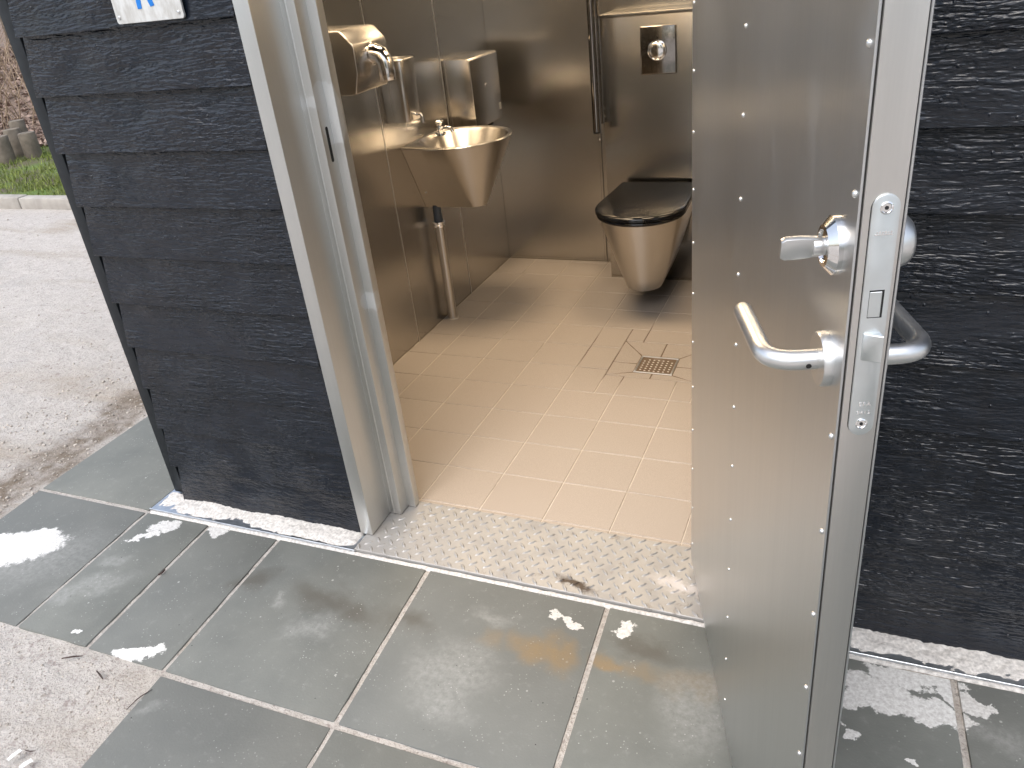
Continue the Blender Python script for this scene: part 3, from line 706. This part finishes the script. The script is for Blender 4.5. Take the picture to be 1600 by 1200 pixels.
# basin
bs = tag(empty('wash_basin', (X, 1.51, .53)), 'conical steel wash basin with tap and steel waste pipe to the floor', 'basin')
def dring(hw, cx, r, cy, z, n=26):
    c = (cx, cy); dl = math.hypot(cx - X, hw)                          # tangent side lines from the wall to the front arc
    al = math.atan2(hw, cx - X) - math.asin(min(.999, r / dl)); a1 = math.pi / 2 - al
    pts = arc(c, r, -a1, a1, n)
    k0, k1 = pts[0], pts[-1]
    nl = 6
    far = [(k1[0] + (X - k1[0]) * i / nl, k1[1] + (cy + hw - k1[1]) * i / nl) for i in range(1, nl + 1)]
    wall = [(X, cy + hw - 2 * hw * i / 8) for i in range(1, 9)]
    near = [(X + (k0[0] - X) * i / nl, cy - hw + (k0[1] - cy + hw) * i / nl) for i in range(1, nl)]
    return [(*p, z) for p in pts + far + wall + near]
BZ0, BZ1 = .527, .800
outs = []
for t in (0, .25, .5, .75, 1):
    hw = .052 + (.178 - .052) * t; cx = (X + .215) + (.180 - .215) * t; r = .048 + (.212 - .048) * t
    outs.append(dring(hw, cx, r, 1.512, BZ0 + (BZ1 - BZ0) * t))
top = outs[-1]; cc = (X + .185, 1.512)
def shr(f, z): return [(cc[0] + (p[0] - cc[0]) * f, cc[1] + (p[1] - cc[1]) * f, z) for p in top]
bring = []
for p in top:
    a = math.atan2(p[1] - cc[1], p[0] - cc[0]); bring.append(a)
def circ(r, z, k=1.): return [(cc[0] + .008 + r * math.cos(a), cc[1] + r * math.sin(a), z) for a in bring]
allr = outs + [shr(1.012, BZ1 + .001), shr(1.014, BZ1 + .006), shr(1.0, BZ1 + .008), circ(.186, BZ1 + .0065), circ(.178, BZ1 - .004), circ(.150, BZ1 - .06), circ(.10, BZ1 - .14), circ(.04, BZ1 - .19), circ(.018, BZ1 - .195)]
for r_ in allr:
    for i, p in enumerate(r_):
        if p[0] < X + .0008: r_[i] = (X + .0008, p[1], p[2])
mk('bowl', M().loft(allr), 'steel_basin', bs, ang=38)
for z, t in ((.76, .80), (.60, .22)):
    y_ = 1.512 - (.052 + .126 * (z - BZ0) / (BZ1 - BZ0)); mk('screw', M().lathe((X + .03, y_ + .001, z), (0, -1, 0), [(0, .004), (.003, .003)], 10), 'chrome', bs)
tx, ty = X + .058, 1.575
tp = mk('tap', M().tube([(tx, ty, BZ1 + .004), (tx, ty, BZ1 + .012), (tx, ty, BZ1 + .0125), (tx, ty, BZ1 + .035)], [.024, .023, .015, .014], 20), 'chrome', bs, ang=60)
mk('tap_head', M().lathe((tx, ty, BZ1 + .0352), (0, 0, 1), [(0, .013), (.008, .011), (.016, .012), (.019, .019), (.026, .019), (.030, .015)], 20), 'chrome', tp)
mk('spout', M().tube([(tx + .008, ty, BZ1 + .026), (tx + .035, ty - .004, BZ1 + .036), (tx + .055, ty - .006, BZ1 + .032), (tx + .062, ty - .007, BZ1 + .018)], [.009, .0085, .008, .008], 14), 'chrome', tp)
qx, qy = X + .042, 1.474
wp = mk('waste_pipe', M().tube([(qx, qy, .001), (qx, qy, .440)], .0205, 24), 'steel_basin', bs)
mk('collar', M().lathe((qx, qy, .435), (0, 0, 1), [(0, .0215), (.002, .0255), (.012, .0255), (.0125, .023), (.020, .023), (.0205, .0275), (.026, .0275), (.027, .022)], 24), 'chrome', wp)
mk('pipe_neck', M().tube([(qx, qy, .4615), (qx, qy, .535)], .0185, 20), 'grey_plastic', wp)
mk('floor_flange', M().lathe((qx, qy, .0026), (0, 0, 1), [(0, .027), (.002, .026), (.004, .0215)], 24), 'grout', wp)

# toilet
TX = -.838
wc = tag(empty('toilet', (TX, CY, .13)), 'wall hung conical steel toilet with black lid, half behind the open door', 'toilet')
def oval(hw, yb, yf, z, n=22):                                       # D shape: straight back on the housing, round front
    cy = yf + hw * 1.02
    cy = min(cy, yb - .02)
    pts = [(TX + hw * math.cos(a), cy - (cy - yf) * math.sin(a), z) for a in [math.pi * i / n for i in range(n + 1)]]
    return [(TX + hw * .92, yb, z)] + pts + [(TX - hw * .92, yb, z)]
rings = []
for t in [i / 6 for i in range(7)]:
    e = t ** .85
    rings.append(oval(.074 + (.178 - .074) * e, CY - .001 - .11 * (1 - t) ** 2.2, 1.640 + (1.515 - 1.640) * t, .112 + (.440 - .112) * t))
rings.insert(0, [(TX + (p[0] - TX) * .86, p[1] + (.012 if p[1] < 1.8 else -.008), .106) for p in rings[0]])
mk('bowl', M().loft(rings), 'steel_basin', wc, ang=50)
mk('seat', M().loft([oval(.180, CY - .035, 1.506, .4405), oval(.185, CY - .033, 1.500, .446), oval(.185, CY - .033, 1.500, .452), oval(.182, CY - .035, 1.504, .4555)]), 'black_plastic', wc, ang=50)
mk('lid', M().loft([oval(.184, CY - .031, 1.500, .4565), oval(.190, CY - .028, 1.494, .461), oval(.190, CY - .028, 1.494, .472), oval(.186, CY - .031, 1.499, .4785), oval(.172, CY - .04, 1.516, .4805)]), 'black_plastic', wc, ang=50)
for s_ in (-1, 1): mk('lid_hinge', M().tube([(TX + s_ * .055, CY - .034, .452), (TX + s_ * .095, CY - .034, .452)], .012, 14), 'black_plastic', wc)

# flush plate
fp = tag(empty('flush_plate', (-.841, CY, .932)), 'mirror chrome flush plate with round button above the toilet', 'flush plate')
mk('plate', M().box(-.917, -.765, CY - .0105, CY - .0005, .932, 1.124), 'shaded_chrome', fp, .006, 4, ang=60)
mk('button_ring', M().lathe((-.845, CY - .0107, 1.028), (0, -1, 0), [(-.001, .041), (.002, .040), (.003, .037), (.001, .036)], 40), 'chrome', fp)
mk('button', M().lathe((-.845, CY - .0105, 1.028), (0, -1, 0), [(0, .0355), (.003, .0350), (.0055, .030), (.007, .018), (.0075, .001)], 40), 'chrome', fp, ang=60)

# folded-up grab rail on the housing
gr = tag(empty('grab_rail', (-1.09, 2.0, .72)), 'steel support rail folded upright at the left corner of the cistern housing', 'grab rail')
gp = [(-1.104, 1.985, .716), (-1.104, 1.985, .73)] + bend((-1.104, 1.985, .72), (-1.104, 1.985, 1.58), (-1.104, 2.04, 1.58), .026, 8)
gp2 = bend((-1.104, 1.985, 1.58), (-1.104, 2.04, 1.58), (-1.104, 2.04, .8), .026, 8) + [(-1.104, 2.04, .74)]
mk('rail', M().tube(gp + gp2, .017, 20), 'shaded_chrome', gr, ang=60)
mk('end_plug', M().lathe((-1.104, 1.985, .708), (0, 0, 1), [(0, .014), (.003, .0165), (.0085, .0165)], 20), 'dark', gr)
mk('hinge_plate', M().box(-1.130, -1.093, 2.058, 2.068, .76, 1.36), 'steel_wall', gr, .002)
mk('hinge_bracket', M().box(-1.122, -1.094, 2.044, 2.0575, 1.24, 1.34), 'steel_edge', gr, .003)
for z in (1.185, 1.215, 1.232, .80, .765): mk('bolt', M().lathe((-1.098, 2.058, z), (0, -1, 0), [(0, .007), (.005, .007), (.007, .004)], 12), 'chrome', gr)

# floor drain
fd = tag(empty('floor_drain', (cxm, cym, 0)), 'square steel floor drain with perforated grate in the tiled floor', 'floor drain')
ft = M(); e = .0075
for a, b, c, d in ((dx0, dx1, dy0, dy0 + e), (dx0, dx1, dy1 - e, dy1), (dx0, dx0 + e, dy0 + e, dy1 - e), (dx1 - e, dx1, dy0 + e, dy1 - e)): ft.box(a, b, c, d, -.01, .0022)
mk('frame', ft, 'satin', fd, .0006, 1)
mk('grate', M().box(dx0 + e, dx1 - e, dy0 + e, dy1 - e, -.008, -.0015), plain('grate_dark', (.018, .016, .014), .5, .4), fd)
stud = mesh_of('grate_stud', M().lathe((0, 0, 0), (0, 0, 1), [(0, .0043), (.0016, .0040), (.0026, .001)], 10), plain('pale_stud', (.62, .59, .53), .45, .3))
for i in range(7):
    for j in range(6):
        if (i in (0, 6)) and j == 5: continue
        inst('grate_stud', stud, fd, (dx0 + .020 + i * .0179 + 0, dy0 + .021 + j * .0178 + (.006 if i in (0, 6) else 0), -.0015))

# basin-side lamp, and an added toilet-side lamp that fills the shadows
for LX, LY, EN, LBL in ((-1.38, 1.25, 15, 'round warm ceiling lamp above the wash basin side'), (-.42, 1.45, 8, 'added round warm lamp above the toilet side, filling shadows')):
    lm = tag(empty('ceiling_lamp', (LX, LY, RH)), LBL, 'ceiling lamp', 'ceiling lamps of the room')
    mk('lamp_base', M().lathe((LX, LY, RH), (0, 0, -1), [(0, .33), (.03, .33), (.032, .32)], 32), 'sticker', lm)
    mk('diffuser', M().lathe((LX, LY, RH - .0325), (0, 0, -1), [(0, .315), (.02, .31), (.035, .27), (.042, .10), (.043, .001)], 32), 'lamp', lm)
    al = bpy.data.lights.new('lamp_light', 'AREA'); al.shape = 'DISK'; al.size = .60; al.energy = EN; al.color = (1., .77, .52)
    ao = bpy.data.objects.new('lamp_light', al); link(ao, lm, (LX, LY, RH - .085))

# pictogram sign on the boards
sg = tag(empty('pictogram_sign', (-1.48, -.02, 1.397)), 'weathered white sign with blue figure screwed to the black boards', 'sign')
def roundrect(x0, x1, z0, z1, r, y): return [(x, y, z) for x, z in arc((x1 - r, z1 - r), r, 0, math.pi / 2, 4) + arc((x0 + r, z1 - r), r, math.pi / 2, math.pi, 4) + arc((x0 + r, z0 + r), r, math.pi, 1.5 * math.pi, 4) + arc((x1 - r, z0 + r), r, 1.5 * math.pi, 2 * math.pi, 4)]
mk('sign_plate', M().loft([roundrect(-1.580, -1.384, 1.398, 1.594, .007, -.020), roundrect(-1.580, -1.384, 1.398, 1.594, .007, -.026)]), 'sign', sg, .0008, 1)
fg = M()
def pane(pts): fg.loft([[(x, -.0262, z) for x, z in pts], [(x, -.0268, z) for x, z in pts]])
pane([(-1.508, 1.425), (-1.496, 1.425), (-1.490, 1.470), (-1.506, 1.470)]); pane([(-1.470, 1.427), (-1.458, 1.429), (-1.468, 1.470), (-1.4845, 1.470)])
pane([(-1.512, 1.4705), (-1.460, 1.4705), (-1.462, 1.540), (-1.510, 1.540)])
pane([(-1.486 + .014 * math.cos(i * .524), 1.560 + .014 * math.sin(i * .524)) for i in range(12)])
mk('figure', fg, 'sign_blue', sg, smooth=False)
for x_, z_ in ((-1.569, 1.412), (-1.396, 1.411), (-1.569, 1.582), (-1.396, 1.582)): mk('screw', M().lathe((x_, -.026, z_), (0, -1, 0), [(0, .0042), (.0015, .004), (.0025, .002)], 12), 'satin', sg)

# ------------------------------------------------------------------ litter near the paving
def scrap(px, py, l, wd, rot, name, label, mat, cat, thick=.001):
    g = G(px, py); z = max(ground_z(g.x, g.y), -.004) + .009; m = M()
    N = 5; ra, rb = [], []
    for i in range(N + 1):
        u = (i / N - .5) * l; zz = z + .0012 * math.sin(i * .7)
        c, s = math.cos(rot), math.sin(rot); ww = wd * (1 - .15 * math.sin(i * 2.2))
        ra.append([(g.x + u * c - v * s, g.y + u * s + v * c, zz + t) for v, t in ((-ww / 2, 0), (ww / 2, 0), (ww / 2, thick), (-ww / 2, thick))])
    m.loft(ra); return tag(mk(name, m, mat), label, cat)
scrap(24, 1182, .030, .010, R_(80), 'paper_scrap', 'narrow white paper scrap on the sand, upper one', 'white_scrap', 'paper scrap')
scrap(42, 1196, .026, .012, R_(70), 'paper_scrap', 'small white paper scrap at the lower edge of the sand', 'white_scrap', 'paper scrap')
def twig(pts, r, label):
    w_ = []
    for px, py in pts:
        g = G(px, py); w_.append((g.x, g.y, max(ground_z(g.x, g.y), -.004) + .0045 + r))
    tag(mk('twig', M().tube(w_, [r * .7] + [r] * (len(w_) - 2) + [r * .5], 6), 'twig_dark'), label, 'twig')
twig([(198, 1110), (215, 1093), (222, 1088), (238, 1078)], .0014, 'thin dark twig on the sand against the paver edge')
twig([(40, 1173), (48, 1175), (56, 1174)], .0014, 'short curved dark twig beside the white scrap')
twig([(97, 1030), (115, 1027), (130, 1026)], .0022, 'reddish brown bit of stalk on the sand below the pavers')
twig([(152, 1050), (157, 1056), (161, 1062)], .0025, 'small dark seed stalk on sand right of the reddish one')
g = G(254, 897); tag(mk('twig', M().tube([tuple(G(248, 900) + Vector((0, 0, .004))), tuple(G(253, 898) + Vector((0, 0, .005))), tuple(G(258, 892) + Vector((0, 0, .004)))], .003, 6), 'twig_dark'), 'dark twig scrap lying across a paver joint', 'twig')
g = G(320, 1111 - 270)

# ------------------------------------------------------------------ background left of the cabin
kb = kind(empty('kerb', (-7, 3.03, 0)), 'structure')
x = -15.4
while x < -2.2:
    mk('kerb_stone', M().box(x, x + .885, 2.985, 3.095, -.1, .085 + random.uniform(-.004, .004)), 'kerb', kb, .012, 2); x += .895
ln = M(); NX, NY = 60, 12
ln.add([(-16 + 14 * i / NX, 3.085 + 1.9 * j / NY, .055 + .03 * fbm(-16 + 14 * i / NX, 3.08 + 1.9 * j / NY, 1.5) + .05 * j / NY) for j in range(NY + 1) for i in range(NX + 1)],
       [(j * (NX + 1) + i, j * (NX + 1) + i + 1, (j + 1) * (NX + 1) + i + 1, (j + 1) * (NX + 1) + i) for j in range(NY) for i in range(NX)])
kind(mk('lawn', ln, 'lawn', ang=180), 'structure')
gb = M()
for _ in range(26000):
    x, y = random.uniform(-12.5, -4.5), random.uniform(3.1, 4.85)
    if random.random() > .30 + 1.5 * (.15 + fbm(x, y, 1.3)) + .5 * (y < 3.7): continue
    z = .05 + .05 * (y - 3.08) / 1.9; h = random.uniform(.025, .065); a = random.random() * 6.3; dx, dy = math.cos(a) * .006, math.sin(a) * .006
    lx, ly = random.uniform(-.03, .03), random.uniform(-.03, .03)
    gb.add([(x - dx, y - dy, z), (x + dx, y + dy, z), (x + lx, y + ly, z + h)], [(0, 1, 2)])
tag(mk('grass', gb, 'grass', smooth=False), 'short green grass strip behind the kerb stones', 'grass', kind='stuff')

def bank_z(x, y):
    t = (y - 4.8) / 3.4; s = min(max(t, 0), 1); s = s * s * (3 - 2 * s)
    return .08 + .62 * s + .03 * max(0, y - 8.2) + .05 * fbm(x, y, .8)
bk = M(); NX, NY = 70, 40
bk.add([(-34 + 33 * i / NX, 4.75 + 26 * (j / NY) ** 1.7, bank_z(-34 + 33 * i / NX, 4.75 + 26 * (j / NY) ** 1.7) - (.1 if j == 0 else 0)) for j in range(NY + 1) for i in range(NX + 1)],
       [(j * (NX + 1) + i, j * (NX + 1) + i + 1, (j + 1) * (NX + 1) + i + 1, (j + 1) * (NX + 1) + i) for j in range(NY) for i in range(NX)])
kind(mk('bank', bk, 'soil', ang=180), 'structure')
lf = M()
for _ in range(17000):
    y = 4.85 + 6 * random.random() ** 1.6; x = random.uniform(-16.5, -5.5); z = bank_z(x, y) + random.uniform(.0, .05)
    if x > -7 and y > 8: continue
    r = random.uniform(.025, .055); n_ = Vector((random.gauss(0, .5), random.gauss(0, .5), 1)).normalized(); a = n_.orthogonal().normalized(); b = n_.cross(a); t = random.random() * 6.3
    u = a * math.cos(t) + b * math.sin(t); v = n_.cross(u); c = Vector((x, y, z))
    lf.add([tuple(c - u * r), tuple(c + v * r * .55 + n_ * r * .2), tuple(c + u * r), tuple(c - v * r * .55 + n_ * r * .15)], [(0, 1, 2, 3)])
tag(mk('leaf_litter', lf, 'litter', smooth=False), 'carpet of dry brown leaves covering the bank', 'leaf litter', kind='stuff')
tw = M()
for _ in range(520):
    y = random.uniform(5.3, 9.5); x = random.uniform(-15, -7); z = bank_z(x, y); a = random.random() * 6.3; l = random.uniform(.3, 1.0)
    p = [(x, y, z), (x + math.cos(a) * l * .2, y + math.sin(a) * l * .2, z + l * .45), (x + math.cos(a) * l * .5, y + math.sin(a) * l * .5, z + l * .75)]
    tw.tube(p, [.009, .006, .003], 4, False)
tag(mk('brushwood', tw, 'twig', smooth=False), 'tangle of bare tan stems growing through the leaves', 'brushwood', kind='stuff')
def post(px, py, r, h, tilt, label):
    g = G(px, py, .1); m = M(); n_ = 18
    cs = [(math.cos(2 * math.pi * j / n_), math.sin(2 * math.pi * j / n_)) for j in range(n_)]
    m.loft([[(g.x + tilt[0] * z + c * r * k, g.y + tilt[1] * z + s * r * k, z) for c, s in cs] for z, k in ((-.05, 1.03), (.1, 1.), (.1 + h * .6, .99), (.1 + h - .012, .98), (.1 + h, .93))])
    o = tag(mk('wooden_post', m, 'post', ang=50), label, 'post', 'stubby posts on the lawn'); return o
post(12, 252, .085, .25, (.02, 0), 'stubby weathered post nearest the left edge of the picture')
post(34, 243, .085, .27, (-.10, .05), 'stubby leaning post in the middle of the group by the grass')
post(41, 238, .08, .33, (.02, .03), 'tallest stubby post standing behind the right one')
post(53, 244, .085, .24, (.04, 0), 'stubby post nearest the cabin corner')

def tree(x, y, r, h, lean, label, seed):
    rd = random.Random(seed); z0 = bank_z(x, y) - .1
    t = tag(empty('bare_tree', (x, y, z0)), label, 'tree', 'bare trees on the bank')
    P = [(x + lean * k * h * .1 + .05 * math.sin(k * 2.1 + seed), y + .05 * math.cos(k * 1.7), z0 + h * k / 8) for k in range(9)]
    m = M().tube(P, [r * 1.35, r * 1.05, r * .95, r * .85, r * .7, r * .55, r * .4, r * .25, r * .1], 12); mk('trunk', m, 'bark', t, ang=180)
    cm = M()
    for k in range(34):
        q = rd.uniform(2.0, 8); i = int(q); b = Vector(P[i]).lerp(Vector(P[min(i + 1, 8)]), q - i); a = rd.random() * 6.3; l = rd.uniform(.8, 2.2) * (1.15 - q / 10)
        d = Vector((math.cos(a), math.sin(a), rd.uniform(.4, 1.1))); pts = [tuple(b), tuple(b + d * l * .5), tuple(b + d * l + Vector((0, 0, l * .2)))]
        cm.tube(pts, [.03, .02, .008], 5, False)
        for _ in range(5):
            u = rd.uniform(.3, 1); c = b + d * l * u; a2 = rd.random() * 6.3; e_ = Vector((math.cos(a2), math.sin(a2), rd.uniform(.2, 1))) * rd.uniform(.3, .9)
            cm.tube([tuple(c), tuple(c + e_ * .5 + Vector((0, 0, .05))), tuple(c + e_)], [.009, .006, .003], 4, False)
    mk('crown', cm, 'twig', t, smooth=False)
tree(-12.9, 8.5, .13, 7.5, .05, 'bare tree trunk on the bank closest to the cabin corner', 1)
tree(-14.3, 8.8, .09, 6.5, -.1, 'thin bare tree at the left edge of the picture', 2)
tree(-16.4, 11.5, .16, 9, .0, 'stouter bare tree farther back on the bank', 3)
# woodland on the far side of the yard, behind the photographer (seen only as green reflections in the steel)
wd = M()
for k in range(46):
    cx = random.uniform(-26, 24); cy = random.uniform(-30, -17); H = random.uniform(5, 9)
    for _ in range(150):
        a = random.random() * 6.3; zz = random.random() ** .8; rr_ = 2.2 * math.sin(math.pi * min(1, zz * .9 + .1)) * random.random() ** .4
        c = Vector((cx + rr_ * math.cos(a), cy + rr_ * math.sin(a), .4 + zz * H)); n_ = Vector((random.gauss(0, 1), random.gauss(0, 1), random.gauss(0, 1))).normalized()
        u = n_.orthogonal().normalized() * random.uniform(.25, .5); v = n_.cross(u)
        wd.add([tuple(c - u), tuple(c + v * .6), tuple(c + u), tuple(c - v * .6)], [(0, 1, 2, 3)])
tag(mk('woodland', wd, 'green', smooth=False), 'green belt of trees across the yard facing the cabin', 'woodland', kind='stuff')
